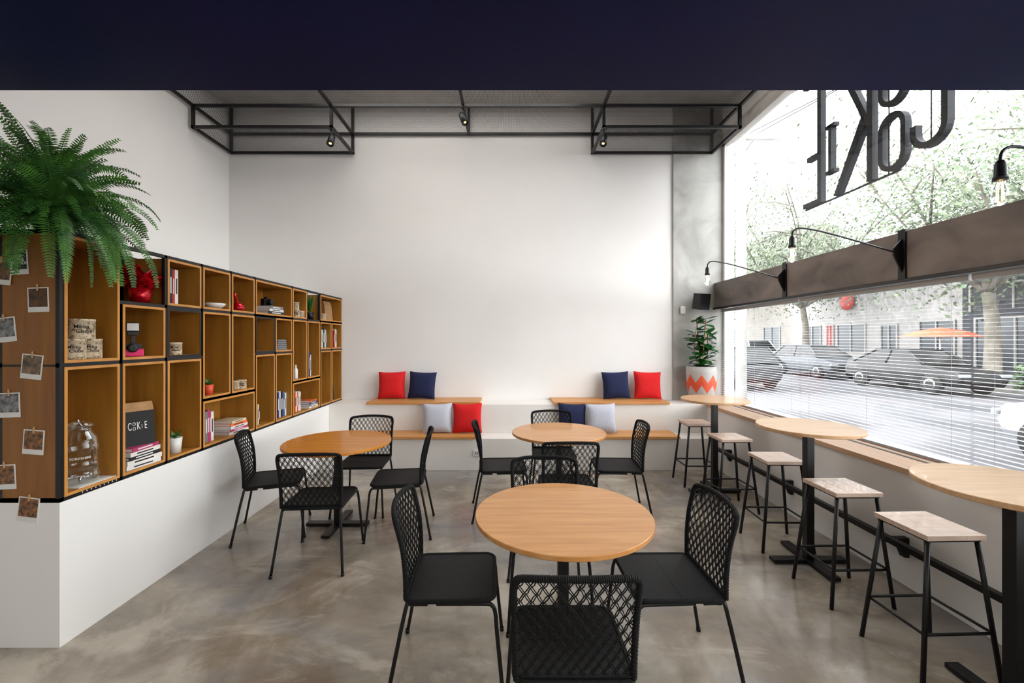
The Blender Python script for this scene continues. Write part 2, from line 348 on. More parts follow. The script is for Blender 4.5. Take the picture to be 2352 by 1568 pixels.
X,Y=sxy(187,.08); can(0,2,.06,.115,z=z,X=X,Y=Y)
can(401,2,.045,.09,inset=.06); can(541,1,.036,.075,inset=.09,txt=False); can(555,1,.04,.08,inset=.06)
z=can(680,3,.04,.085,inset=.06); X,Y=sxy(679,.06); can(0,3,.038,.085,z=z,X=X,Y=Y,txt=False); can(687,3,.034,.075,inset=.04,txt=False,X=SX-.04,Y=5.03)
can(742,3,.035,.08,inset=.04,txt=False)
# glass dispenser on doily
X,Y=sxy(184,.11); z0=fl(0)
b=MB().box(-.13,.105,-.11,.13,0,.003)
for i in range(9): b.add([(.105,-.11+i*.026,.003),(.105,-.11+(i+1)*.026,.003),(.112,-.11+(i+.5)*.026,-.03)],[(0,1,2)])
b.make('doily',PAPER,loc=(X,Y,z0),label='white lace doily under the glass dispenser',cat='cloth')
j=empty('drink_dispenser',(X,Y,z0+.003),math.atan2(-Y,-X),'clear glass jar drink dispenser with metal tap and lid','drink dispenser')
MB().lathe([(0,.0),(.078,0),(.088,.01),(.088,.045),(.083,.055),(.083,.09),(.0865,.10),(.083,.11),(.083,.19),(.0865,.20),(.083,.21),(.083,.235),(.078,.265),(.056,.295),(.056,.315)],seg=32).make('jar_body',JAR,j)
MB().lathe([(.0,.316),(.06,.316),(.06,.335),(.04,.35),(0,.352)],seg=32).make('jar_lid',JAR,j)
MB().tube([(-.05,.02,.3),(-.062,0,.33),(-.04,-.01,.36)],.003).make('jar_clamp',SILVER,j)
MB().tube([(.079,0,.045),(.11,0,.045)],.009).tube([(.105,0,.05),(.105,0,.02)],.007).box(.10,.11,-.02,.02,.05,.058).make('tap',SILVER,j)
me=text_mesh('YORKSHIRE',.018,.0015,wrap=.0835); me.materials.append(STONEW); mk('lettering',me,j,(0,0,.15))
# red foil pot plant
X,Y=sxy(322,.10); z0=L[3]+.011
p=empty('potted_plant',(X,Y,z0),0,'small pot wrapped in crumpled glossy red foil','potted plant')
MB().lathe([(0,0),(.05,0),(.07,.11),(.05,.11)],seg=20).make('pot',REDFOIL,p)
b=MB(); 
for i in range(110):
    a=i*2.4; r=.05+.08*random.random(); zz=.10+.14*random.random()
    c=Vector((math.cos(a)*.03,math.sin(a)*.03,.1)); e=Vector((math.cos(a)*r,math.sin(a)*r,zz)); s_=Vector((-math.sin(a),math.cos(a),random.uniform(-.9,.9)))*.024
    m_=(c+e)/2+Vector((0,0,.03)); q=Vector((random.uniform(-1,1),random.uniform(-1,1),random.uniform(-1,1)))*.018
    b.add([c-s_*.4,c+s_*.4,m_+s_+q,e+s_*.8,e-s_*.8+q,m_-s_],[(0,1,2,5),(5,2,3),(5,3,4)],0)
b.make('foil_wrap',REDFOIL,p)
b=MB()
for i in range(7):
    a=i*2.4; rr=.03+.03*random.random(); c=Vector((math.cos(a)*rr*.3,math.sin(a)*rr*.3,.12)); e=Vector((math.cos(a)*rr,math.sin(a)*rr,.21+.04*random.random())); s_=Vector((-math.sin(a),math.cos(a),0))*.012
    b.add([c,(c+e)/2+s_,e,(c+e)/2-s_],[(0,1,2,3)])
b.make('leaves',LEAF,p)
# pink flash camera
X,Y=sxy(305,.10); z0=fl(2)
c=empty('camera',(X,Y,z0),math.atan2(-Y,-X),'toy film camera with flash on hot pink stand','camera')
MB().box(-.035,.035,-.055,.055,0,.05).make('camera_body',PINK,c,bevel=.006)
MB().lathe([(0,0),(.026,0),(.028,.03),(.02,.034),(0,.03)],M=Matrix.Rotation(math.pi/2,4,'Y'),c=(.03,.0,.055),seg=20).box(-.03,.03,-.045,.045,.05,.085).make('camera_lens',BLACK,c)
MB().box(-.012,.012,-.012,.012,.085,.14).box(-.02,.015,-.028,.028,.14,.165).make('flash_mount',BLACK,c,bevel=.003)
MB().box(-.025,.02,-.034,.034,.165,.225,1).box(.02,.03,-.03,.03,.17,.22,0).make('flash_head',[STONEW,BLACK],c,bevel=.003)
# bay C top books
vrow(389,3,[(.028,.26,4),(.022,.25,7),(.03,.255,0)],'books in the top shelf box')
# bag and stack (bay B low)
z=fl(0)
for i,(w,th,ci) in enumerate([(.25,.028,3),(.26,.03,2),(.24,.024,4),(.24,.028,0),(.22,.026,2)]):
    z=hbook(SX-.105,2.835+.004*(i%2),z,w,.19,th,ci if i!=1 else 0,'books stacked under the paper bag',.03*(i-2))
def bag(X,Y,z,w,h,d,dark,rz,label):
    o=empty('paper_bag',(X,Y,z),rz,label,'paper bag')
    b=MB(); vs=[(-d/2,-w/2,0),(d/2,-w/2,0),(d/2,w/2,0),(-d/2,w/2,0),(-d*.35,-w/2,h*.8),(d*.2,-w/2,h*.8),(d*.2,w/2,h*.8),(-d*.35,w/2,h*.8),(-d*.3,-w/2,h),(-d*.1,-w/2,h),(-d*.1,w/2,h),(-d*.3,w/2,h)]
    f1=[(0,1,5,4),(1,2,6,5),(2,3,7,6),(3,0,4,7),(3,2,1,0)]; f2=[(4,5,9,8),(5,6,10,9),(6,7,11,10),(7,4,8,11),(8,9,10,11)]
    b.add(vs,f1,0); b.add(vs,f2,1); b.make('bag_body',[DARKINK if dark else KRAFT,KRAFT],o)
    if dark:
        k=math.atan2(d*.3,h*.8)
        R=Matrix.Rotation(math.pi/2,4,'Z')@Matrix.Rotation(math.pi/2-k,4,'X')
        for s_,yy,zz,sz,sx in(('C',-.046,.45,.07,.45),('O',-.024,.505,.03,.75),('O',-.024,.395,.03,.75),('K',-.002,.45,.07,.45),('I',.015,.43,.036,.7),('E',.034,.45,.07,.45)):
            me=text_mesh(s_,sz,.0004,sx=sx); me.materials.append(PAPER); zp=zz*h; xx=d/2-d*.3*zp/(h*.8)+.0012
            t_=mk('lettering',me,o,(xx,yy*w/.16,zp)); t_.rotation_euler=R.to_euler()
    return o
bag(SX-.075,2.845,z,.175,.28,.08,True,-.45,'black and kraft paper bag resting on stacked books')
bag(SX-.13,5.95,fl(3),.16,.27,.08,False,-.2,'plain kraft paper bag standing in a top box')
bag(SX-.1,5.95,fl(0),.14,.25,.07,True,-.2,'small black paper bag in a shelf box')
def planter(px,l,r,h,m_,inset=.07,leaves=14,lh=.08,label='small pot with a succulent on a shelf',z=None):
    X,Y=sxy(px,inset); o=empty('potted_plant',(X,Y,fl(l) if z is None else z),0,label,'potted plant')
    MB().lathe([(0,0),(r*.8,0),(r,h),(r*.88,h),(r*.85,h-.01),(0,h-.01)],seg=20).make('pot',m_,o)
    b=MB()
    for i in range(leaves):
        a=i*2.4; rr=r*(.6+.9*random.random()); e=Vector((math.cos(a)*rr,math.sin(a)*rr,h+lh*random.uniform(.4,1))); c=Vector((0,0,h-.01)); s_=Vector((-math.sin(a),math.cos(a),0))*r*.25
        b.add([c,(c+e)/2+s_,e,(c+e)/2-s_],[(0,1,2,3)])
    b.make('leaves',LEAF,o)
planter(402,0,.045,.11,STONEW,lh=.06,label='white pot with small succulent on a shelf')
planter(479,1,.036,.08,ORG,lh=.05,label='orange and white pot with tiny succulent')
planter(712,3,.05,.1,BLACKM,lh=.24,leaves=30,label='dark pot with leafy green plant in open box',z=L[3]+.011)
# ceramics
X,Y=sxy(493,.07)
b=MB().lathe([(0,0),(.03,0),(.06,.02),(.075,.045),(.07,.045),(.05,.022),(0,.015)],seg=24,sx=1,sy=1.3); b.make('ceramic_dish',STONEW,loc=(X,Y,fl(3)),label='white ceramic dish on a shelf',cat='dish')
X,Y=sxy(547,.07)
MB().lathe([(0,0),(.04,0),(.055,.03),(.035,.07),(0,.075)],seg=20).tube(catmull([(0,.0,.05),(0,-.03,.11),(0,-.05,.14),(0,-.045,.16)],4),.014).make('red_figurine',REDFOIL,loc=(X,Y,fl(3)),label='glossy red ceramic bird figurine',cat='figurine')
# camera on stack (F top)
z=fl(3); X,Y=sxy(615,.11)
for i,(w,th,ci) in enumerate([(.3,.03,4),(.28,.026,3),(.27,.03,5)]): z=hbook(X,Y,z,w,.19,th,ci,'books stacked under the black camera',.02*i)
c=empty('camera',(X,Y-.02,z),0,'black film camera resting on stacked books','camera')
MB().box(-.025,.02,-.07,.07,0,.075).box(-.02,.015,-.022,.022,.075,.095).make('camera_body',BLACKM,c,bevel=.004)
MB().lathe([(0,0),(.03,0),(.03,.04),(.024,.042),(0,.035)],M=Matrix.Rotation(math.pi/2,4,'Y'),c=(.02,0,.04),seg=20).make('camera_lens',BLACK,c)
# F2 row2 cloth stack
z=fl(2)
for i in range(5):
    MB().box(-.09,.09,-.1+.004*i,.1-.004*i,0,.022).make('folded_cloth',BOOKM[5],loc=(SX-.1,4.555,z),bevel=.008,label='grey folded cloth in a shelf stack',cat='cloth',group='folded grey cloths on a shelf'); z+=.022
# vertical book rows
vrow(471,0,[(.03,.25,5),(.02,.26,2),(.018,.255,2),(.03,.24,0)],'books standing in the bottom box')
X,Y=sxy(527,.11); z=fl(0)
for i,(w,th,ci) in enumerate([(.26,.026,0),(.24,.022,2),(.25,.024,3),(.22,.024,6),(.2,.02,9)]): z=hbook(X,Y,z,w,.18,th,ci,'books stacked in the bottom box',.03*((i*7)%3-1))
vrow(592,0,[(.02,.2,9),(.018,.17,4)],'small books leaning in a shelf box')
vrow(638,0,[(.03,.27,1),(.025,.28,0),(.03,.26,4),(.025,.27,1),(.03,.24,8),(.03,.25,3)],'blue and white books in a tall box')
vrow(677,0,[(.03,.22,6),(.025,.23,0),(.025,.22,7),(.03,.23,3),(.03,.22,9)],'books standing in the low box')
z=fl(0)
for i,(w,th,ci) in enumerate([(.24,.024,0),(.24,.022,5),(.22,.024,1),(.2,.02,6)]): z=hbook(SX-.1,5.28,z,w,.18,th,ci,'books stacked in the low box',.02*i)
vrow(710,1,[(.03,.3,1),(.02,.26,3)],'books standing in a narrow box')
vrow(739,2,[(.03,.24,0),(.03,.26,4),(.03,.25,8),(.03,.24,0),(.03,.23,5)],'books standing near the far end')
vrow(767,2,[(.03,.24,7),(.03,.26,9),(.03,.25,3)],'books standing in the last box')
X,Y=sxy(678,.04)
MB().lathe([(0,0),(.022,0),(.024,.01),(.024,.1),(.01,.13),(.01,.16),(0,.16)],seg=16).make('bottle',STONEW,loc=(X,Y+.01,fl(1)),label='small white bottle on a shelf',cat='bottle')
# ---------------------------------------------------------------- polaroids
IM=[mat('photo_print_%d'%i,a,.4,c2=b_,scale=s_) for i,(a,b_,s_) in enumerate([((16,14,16),(34,32,32),30),((12,8,8),(104,64,24),26),((44,36,32),(136,96,50),40),((22,18,18),(136,110,80),24),((44,44,46),(146,146,146),30),((28,18,12),(150,96,46),45)])]
pols=[(40,602,-4,0),(4,625,5,2),(88,688,-2,1),(12,757,-6,4),(73,842,6,3),(22,930,-2,4),(77,1015,4,5),(12,1095,-3,5),(65,1170,7,5)]
for i,(px,py,rt,im) in enumerate(pols):
    v=at(px,py,2.2825); w,h=.056,.066
    if i==1: v.y-=.004
    o=MB().box(-w,w,-.001,.0012,-h,h,0).box(-w+.006,w-.006,-.0015,-.001,-h+.027,h-.006,1).make('polaroid_photo',[PAPER,IM[im]],loc=v,rot=(0,math.radians(rt),0),label='instant photo print clipped to the shelf side',cat='photo',group='instant photos on the wood panel')
    MB().box(-.004,.004,-.006,-.0015,h-.018,h+.017,0).make('clothespin',PIN,o,bevel=.001)
    if i==0:
        me=text_mesh('COME\nTO THE\nDARK SIDE',.022,.0003,bold=.0003); me.materials.append(PAPER); mk('lettering',me,o,(0,-.0018,.012),(math.pi/2,0,0))
# ---------------------------------------------------------------- fern
FX,FY,FZ=-2.66,2.50,2.24
fe=empty('potted_fern',(FX,FY,FZ),0,'large lush green fern in pot on top of the shelf','fern')
FPOT=mat('fern_pot_terracotta',(70,54,42),.8)
MB().lathe([(0,0),(.07,0),(.095,.10),(.10,.12),(.085,.12),(.08,.10),(0,.10)],seg=24).make('pot',FPOT,fe)
b=MB()
def clampf(p):
    wx,wy=p.x+FX,p.y+FY
    if p.z<.03 and wx<-2.385 and wy>2.26: p=Vector((p.x,p.y,.03))
    if p.z>.735 and wy<2.36: p=Vector((p.x,p.y,.735))
    return p
def frond(az,el0,el1,Ln,base,curl=1.3,wl=.062):
    n=int(Ln/.0150); p=Vector(base); st=Ln/n; pts=[p.copy()]; az0=az; bend=random.uniform(-.7,.7)
    for i in range(n):
        t_=i/n; el=el0+(el1-el0)*(t_**curl); az=az0+bend*t_
        p=p+Vector((math.cos(az)*math.cos(el),math.sin(az)*math.cos(el),math.sin(el)))*st
        p=clampf(p); pts.append(p.copy())
    b.tube(pts[::3],.0018,4,caps=False,mat=0)
    side0=Vector((-math.sin(az0),math.cos(az0),0)); tw=random.uniform(-.9,.9)
    for i in range(4,n):
        t_=i/n; T=(pts[min(i+1,n)]-pts[i-1]); 
        if T.length<1e-6: continue
        T.normalize()
        Nn=side0.cross(T).normalized(); sd=(side0*math.cos(tw)+Nn*math.sin(tw))
        ll=wl*min(1,t_*4+.15)*(1-t_)**.5+.006
        for sg in(-1,1):
            d=(sd*sg+T*.35+Vector((0,0,-.15))+Vector((random.uniform(-.1,.1),random.uniform(-.1,.1),random.uniform(-.15,.1)))).normalized()
            a=pts[i]; e=clampf(a+d*ll); m_=clampf(a+d*ll*.5+Vector((0,0,.003))); wv=T*.0056
            b.add([a-wv*.6,m_-wv,e,m_+wv,a+wv*.6],[(0,1,2,3,4)])
NF=225
for i in range(NF):
    az=i*2.39996+random.uniform(-.25,.25); q=i/NF
    if q<.32: el0=math.radians(random.uniform(66,89)); el1=math.radians(random.uniform(40,-40)); Ln=random.uniform(.42,.72); cu_=1.8
    elif q<.58: el0=math.radians(random.uniform(45,75)); el1=math.radians(random.uniform(-30,-80)); Ln=random.uniform(.44,.68); cu_=1.15
    elif q<.76: el0=math.radians(random.uniform(20,50)); el1=math.radians(random.uniform(-60,-85)); Ln=random.uniform(.28,.52); cu_=.8
    else:
        az=math.radians(random.uniform(-160,20)); el0=math.radians(random.uniform(15,55)); el1=math.radians(random.uniform(-80,-89)); Ln=random.uniform(.32,.84); cu_=.5
    if math.cos(az)>.3: Ln*=.9
    r=.08*q; frond(az,el0,el1,Ln,(math.cos(az)*r,math.sin(az)*r,.115),cu_,random.uniform(.045,.065))
b.make('fronds',FERN,fe)
# ---------------------------------------------------------------- benches and cushions
def board(x0,x1,y0,y1,z0,name='bench_seat'):
    MB().box(x0,x1,y0,y1,z0,z0+.035).make('bench_seat',BENCHW,bevel=.004,label='light wood bench seat board on the white step',cat='bench',group='wooden bench boards')
board(-1.90,-.38,5.68,6.145,.78); board(.6,2.15,5.68,6.145,.78)
board(-1.75,-.41,5.33,5.705,.40); board(.57,2.15,5.33,5.705,.40)
def pillow_mesh(s,th):
    b=MB(); n=14; vs=[]
    for sg in(1,-1):
        for i in range(n+1):
            for k in range(n+1):
                u=-1+2*i/n; v=-1+2*k/n
                x=u*s/2*(1-.07*(1-v*v)*abs(u)); z=v*s/2*(1-.07*(1-u*u)*abs(v))
                y=sg*th*((1-u**4)*(1-v**4))**.6*(.8+.2*(1-(u*u+v*v)/2))
                vs.append((x,y,z+s/2))
    fs=[]; m_=(n+1)**2
    for i in range(n):
        for k in range(n):
            a=i*(n+1)+k; fs.append((a,a+n+1,a+n+2,a+1)); a+=m_; fs.append((a,a+1,a+n+2,a+n+1))
    b.add(vs,fs,0,True); return b
for i,(px,Yb,z,mt,cn,rz,tilt,ry,sz) in enumerate([(899,5.97,.817,RED,'red',.02,-.20,-.02,.385),(967,5.95,.817,NAVYF,'navy blue',-.03,-.22,.04,.385),
    (1417,5.96,.817,NAVYF,'navy blue',.03,-.2,-.03,.385),(1488,5.96,.817,RED,'red',-.03,-.2,.03,.385),
    (1004,5.52,.437,GREYF,'pale grey',.03,-.24,-.02,.385),(1073,5.52,.437,RED,'red',-.03,-.22,-.02,.385),
    (1314,5.57,.437,NAVYF,'navy blue',.03,-.2,.04,.375),(1383,5.50,.437,GREYF,'pale grey',-.02,-.26,-.02,.385)]):
    X=(px-CX)*Yb/F
    pillow_mesh(sz,.075).make('cushion',mt,loc=(X,Yb,z),rot=(tilt,ry,rz),label='square %s fabric cushion leaning on the bench'%cn,cat='cushion',group='bench cushions')
# outlet
v=at(1095,1040,5.365); MB().box(-.045,.045,-.008,.005,-.035,.035,0).box(-.02,-.006,-.010,-.008,-.012,.012,1).box(.006,.02,-.010,-.008,-.012,.012,1).make('wall_outlet',[PAPER,BOOKM[5]],loc=v,bevel=.002,label='white electrical outlet on the bench base',cat='outlet')
# sensor + speaker
v=at(1568,712,6.10); MB().box(-.035,.035,-.02,.02,-.055,.055).make('motion_sensor',STONEW,loc=v,bevel=.012,label='small white motion sensor on the concrete column',cat='sensor')
v=at(1609,692,5.95); o=empty('wall_speaker',v,0,'small black loudspeaker on a bracket','speaker')
MB().prism([(-.09,-.09),(.09,-.09),(.075,.07),(-.075,.07)],lambda a,b_,t_:Vector((a,b_,t_)),-.11,.11).make('speaker_body',BLACKM,o,rot=(.15,0,.3),bevel=.012)
MB().tube([(0,.06,0),(0,.17,0)],.012).box(-.03,.03,.16,.17,-.05,.05).make('bracket',BLACK,o)
# ficus in zigzag pot
def zig():
    m=bpy.data.materials.new('zigzag_pot'); m.use_nodes=True; nt=m.node_tree; b=nt.nodes['Principled BSDF']; b.inputs['Roughness'].default_value=.5
    tc=nt.nodes.new('ShaderNodeTexCoord'); sp_=nt.nodes.new('ShaderNodeSeparateXYZ'); nt.links.new(tc.outputs['Object'],sp_.inputs[0])
    def M_(op,a,b_=None,c_=None):
        n=nt.nodes.new('ShaderNodeMath'); n.operation=op
        for i,v in enumerate((a,b_,c_)):
            if v is None: continue
            if isinstance(v,(int,float)): n.inputs[i].default_value=v
            else: nt.links.new(v,n.inputs[i])
        return n.outputs[0]
    ang=M_('ARCTAN2',sp_.outputs[1],sp_.outputs[0]); tri=M_('PINGPONG',M_('MULTIPLY',ang,8/math.pi/2*1.0),.5)
    d=M_('ABSOLUTE',M_('SUBTRACT',sp_.outputs[2],M_('ADD',.21,M_('MULTIPLY',tri,.22))))
    f=M_('LESS_THAN',d,.072)
    mx=nt.nodes.new('ShaderNodeMix'); mx.data_type='RGBA'; nt.links.new(f,mx.inputs['Factor']); mx.inputs['A'].default_value=lin((182,178,174)); mx.inputs['B'].default_value=lin((222,86,52))
    nt.links.new(mx.outputs['Result'],b.inputs['Base Color']); return m
fi=empty('potted_plant',(2.665,5.90,.78),0,'leafy green plant in white pot with orange zigzag','potted plant')
MB().lathe([(0,0),(.13,0),(.15,.03),(.195,.25),(.2,.42),(.19,.5),(.175,.5),(.17,.46),(0,.46)],seg=36).make('pot',zig(),fi)
b=MB(); stems=[]
for k in range(4):
    a=k*1.57; pts=catmull([(math.cos(a)*.02,math.sin(a)*.02,.45),(math.cos(a)*.09,math.sin(a)*.06,.7),(math.cos(a+.4)*.10,math.sin(a+.4)*.06,.98+.16*(k%2))],5); b.tube(pts,.008,6,mat=1); stems.append(pts)
for i in range(140):
    pts=stems[i%4]; p=pts[random.randrange(1,len(pts))]; a=random.uniform(0,6.28); el=random.uniform(-.35,.9); d=Vector((math.cos(a)*math.cos(el),math.sin(a)*math.cos(el),math.sin(el))); s_=d.cross(Vector((0,0,1))).normalized(); nn=s_.cross(d)
    l_=random.uniform(.1,.17); w=l_*.32; p=p+d*.015
    if (p+d*l_).y+5.9>6.1: d.y=-abs(d.y)
    P=[p,p+d*l_*.3+s_*w,p+d*l_*.65+s_*w*.95-nn*.01,p+d*l_-nn*.03,p+d*l_*.65-s_*w*.95-nn*.01,p+d*l_*.3-s_*w,p+d*l_*.35-nn*.012,p+d*l_*.65-nn*.022]
    b.add(P,[(0,1,6),(0,6,5),(1,2,7,6),(5,6,7,4),(2,3,7),(4,7,3)],0,True)
b.make('leaves',[LEAF,KRAFT],fi)
# ---------------------------------------------------------------- chair
CH='black woven rope chair with steel legs'
ch=empty('dining_chair',(0,0,0),0,CH,'chair','woven cafe chairs')
def rrect(w,d,r,n=5):
    P=[]
    for cx,cy,a0 in((w-r,d-r,0),(-w+r,d-r,90),(-w+r,-d+r,180),(w-r,-d+r,270)):
        for i in range(n+1):
            a=math.radians(a0+90*i/n); P.append((cx+r*math.cos(a),cy+r*math.sin(a)))
    return P
P=rrect(.212,.208,.05)
b=MB()
b.prism(P,lambda a,b_,t_:Vector((a,b_,t_)),.437,.455,0)
b.tube([(x,y,.449) for x,y in P],.0115,8,mat=1,closed=True)
b.tube([(-.19,0,.4552),(.19,0,.4552)],.0008,4,mat=1)
b.make('seat',[SEATM,ROPE],ch)
def SB(u,v):
    w=.206+.012*v
    return Vector((u*w, -.198-.085*v**1.1+.035*u*u*min(1,v*2)-.0, .455+.385*v+.012*(1-u*u)*v))
b=MB()
out=[(-1,0),(-1,.3),(-1,.6),(-1,.85),(-.98,.94),(-.91,.99),(-.6,1),(-.3,1),(0,1),(.3,1),(.6,1),(.91,.99),(.98,.94),(1,.85),(1,.6),(1,.3),(1,0)]
fp=catmull([SB(u,v) for u,v in out],3)
b.tube(fp,.0108,8)
for i in range(0,len(fp)-1):
    for q in(0,.33,.66):
        p=fp[i].lerp(fp[i+1],q); T=(fp[i+1]-fp[i]).normalized(); b.tube([p-T*.0025,p+T*.0025],.0128,8)
b.tube([SB(u/6,.03) for u in range(-6,7)],.008,6)
W_=.19; kk=1.25
def lim(u,v): return abs(u)<=1 and not (v>.93 and abs(u)>.98-(v-.93)*1.2)
for sg in(-1,1):
    u0=-1-kk
    while u0<1+kk:
        for off in(-.021,.021):
            seg=[]
            for i in range(0,49):
                v=.03+.96*i/48; u=u0+off+sg*(kk*v+.012*math.sin(v*2*math.pi*kk/W_*2))
                if lim(u,v): seg.append(SB(u,v)+Vector((0,.0015*sg,0)))
            if len(seg)>2:
                s2=seg[::2]; 
                if s2[-1]!=seg[-1]: s2.append(seg[-1])
                b.tube(s2,.0025,4,caps=False)
        u0+=W_
b.make('backrest',ROPE,ch)
for sx in(-1,1):
    MB().tube(catmull([(sx*.195,-.06,.428),(sx*.205,.15,.43),(sx*.21,.195,.425),(sx*.214,.212,.39),(sx*.222,.22,.3),(sx*.242,.25,.008)],4),.0095,8).lathe([(.012,0),(.012,.02),(.0095,.02)],c=(sx*.2425,.2505,0),seg=10).make('leg',BLACKM,ch)
    MB().tube(catmull([(sx*.195,-.1,.428),(sx*.2,-.175,.43),(sx*.204,-.2,.41),(sx*.242,-.28,.008)],4),.0095,8).lathe([(.012,0),(.012,.02),(.0095,.02)],c=(sx*.2425,-.2805,0),seg=10).make('leg',BLACKM,ch)
D=math.radians
LN,LM,LL=('black woven rope chair at the large front round table','black woven rope chair at the round table by the benches','black woven rope chair at the lamplight-tinted round table')
chairs=[(.234,1.70,D(0),LN),(-.28,2.17,D(-88),LN),(.80,2.17,D(91),LN),(.24,2.62,D(180),LN),
 (.486,3.57,D(0),LM),(-.06,4.08,D(-86),LM),(1.03,4.08,D(87),LM),(.475,4.50,D(180),LM),
 (-1.42,3.24,D(4),LL),(-2.02,3.70,D(-70),LL),(-.95,3.72,D(97),LL),(-1.41,4.18,D(182),LL)]
LN_='black woven rope chair at a round light wood table'
ch.location=(chairs[0][0],chairs[0][1],0); ch['label']=LN_
for x,y,r,lb in chairs[1:]: dup(ch,(x,y,0),r,LN_ if lb==LN else lb)
# ---------------------------------------------------------------- tables
def table(x,y,r,h,topm,label,pole,foot,name='cafe_table',rz=0):
    t_=empty(name,(x,y,0),rz,label,'table','round cafe tables' if h<.9 else 'tall round window tables')
    MB().lathe([(0,h-.024),(r-.003,h-.024),(r,h-.021),(r,h-.003),(r-.003,h),(0,h)],seg=96,smooth=False).make('tabletop',topm,t_)
    MB().box(-pole/2,pole/2,-pole/2,pole/2,.03,h-.03).box(-.12,.12,-.12,.12,h-.03,h-.024).make('table_pole',BLACKM,t_,bevel=.004)
    MB().box(-foot,foot,-.035,.035,.008,.034).box(-.035,.035,-foot,foot,.0085,.0345).lathe([(.02,0),(.02,.01)],c=(foot-.03,0,0),seg=10).lathe([(.02,0),(.02,.01)],c=(-foot+.03,0,0),seg=10).lathe([(.02,0),(.02,.01)],c=(0,foot-.03,0),seg=10).lathe([(.02,0),(.02,.01)],c=(0,-foot+.03,0),seg=10).make('table_base',BLACKM,t_,bevel=.003)
table(.283,2.22,.455,.75,TABW,'round light wood cafe table with black pedestal',.055,.27)
table(.49,4.17,.455,.75,TABW,'round light wood cafe table near the bench',.055,.27)
table(-1.51,3.78,.455,.75,TABLAMP,'round lamplight-tinted wood cafe table beside the bookshelf',.055,.27)
for y in(4.6,3.16,1.87): table(2.22,y,.34,1.01,BARW,'tall round light wood table by the window sill',.055,.27,'bar_table')
# ---------------------------------------------------------------- stools
st=empty('bar_stool',(2.16,4.93,0),0,'black steel bar stool with square wood plank seat','stool','bar stools')
b=MB()
for i in range(3):
    x0=-.147+i*.0982; b.box(x0,x0+.0979,-.147,.147,.675,.70)
b.box(-.135,.135,-.135,.135,.664,.675,1)
b.make('seat',[STOOLW,BLACKM],st,bevel=.001)
T4=[(-1,-1),(1,-1),(1,1),(-1,1)]
def lp(sx,sy,z): k=1-z/.665; return (sx*(.125+.07*k),sy*(.125+.045*k),z)
for sx,sy in T4:
    MB().tube([lp(sx,sy,.664),lp(sx,sy,.0)],.0115,8).make('leg',BLACKM,st)
b=MB()
b.tube([lp(a[0],a[1],.23) for a in T4],.008,8,closed=True)
b.make('footrest',BLACKM,st)
for y,r in((4.19,.03),(3.46,-.03),(2.78,.02),(2.21,.03)): dup(st,(2.165,y,0),r)
# foot rail
fr=empty('foot_rail',(2.66,3,.31),0,'long black steel foot rail along the low wall','foot rail')
MB().box(-.125,-.085,-5,2.3,-.02,.02).make('rail',BLACKM,fr,bevel=.003)
for y in(2.1,1.0,-.15,-1.2,-2.3):
    MB().prism([(-.085,.0),(0,.0),(0,-.13),(-.03,-.13)],lambda a,b_,t_:Vector((a,t_,b_+.02)),y-.02,y+.02).make('bracket',BLACKM,fr)
# ---------------------------------------------------------------- wall lamps on beam
lm=empty('wall_lamp',(2.95,4.55,2.28),0,'black steel arm lamp with bare filament bulb on the beam','wall lamp','arm lamps on the beam')
MB().box(-.012,0,-.03,.03,-.19,.185).box(-.012,.12,-.03,.03,.176,.19).prism([(-.012,.12),(-.012,-.13),(-.075,.0),(-.075,.05)],lambda a,b_,t_:Vector((a,t_,b_)),-.006,.006).make('bracket',BLACKM,lm)
MB().tube(catmull([(-.06,0,.02),(-.4,0,.12),(-.62,0,.178),(-.75,0,.20),(-.80,0,.195),(-.825,0,.17),(-.83,0,.13)],6),.0065,8).make('lamp_arm',BLACKM,lm)
MB().lathe([(0,.14),(.012,.14),(.019,.125),(.021,.075),(.025,.07),(.025,.055),(0,.055)],c=(-.83,0,0),seg=16).make('lamp_socket',BLACK,lm)
MB().lathe([(.012,.06),(.014,.045),(.025,.01),(.029,-.018),(.025,-.04),(.011,-.052),(0,-.054)],c=(-.83,0,0),seg=20).make('bulb',JAR,lm)
b=MB()
for k in range(6):
    a=k*math.pi/3; b.tube([(-.83+.008*math.cos(a),.008*math.sin(a),.045),(-.83+.012*math.cos(a+.3),.012*math.sin(a+.3),-.03)],.0015,4)
b.make('filament',BULB,lm)
dup(lm,(2.95,3.19,2.28),0); dup(lm,(2.95,1.84,2.28),0)
# ---------------------------------------------------------------- blinds
BL=mat('white_blind_slat',(172,174,178),.5)
for y0,y1 in((-2.4,1.4),(1.42,2.765),(2.785,4.4),(4.42,6.03)):
    o=empty('venetian_blind',(3.015,(y0+y1)/2,2.075),0,'white venetian blind with open slats in the window','blind','window blinds'); h_=(y1-y0)/2
    b=MB(); z=-.05
    while z>-1.26:
        b.add([(-.0105,-h_,z-.001),(.0105,-h_,z+.001),(.0105,h_,z+.001),(-.0105,h_,z-.001)],[(0,1,2,3)]); z-=.027
    b.make('slats',BL,o)
    b=MB().box(-.015,.015,-h_,h_,-.04,0).box(-.012,.012,-h_,h_,-1.283,-1.265)
    for yy in(-h_+.12,0,h_-.12): b.tube([(0,yy,-.04),(0,yy,-1.27)],.0012,4)
    b.make('blind_rail',BL,o)
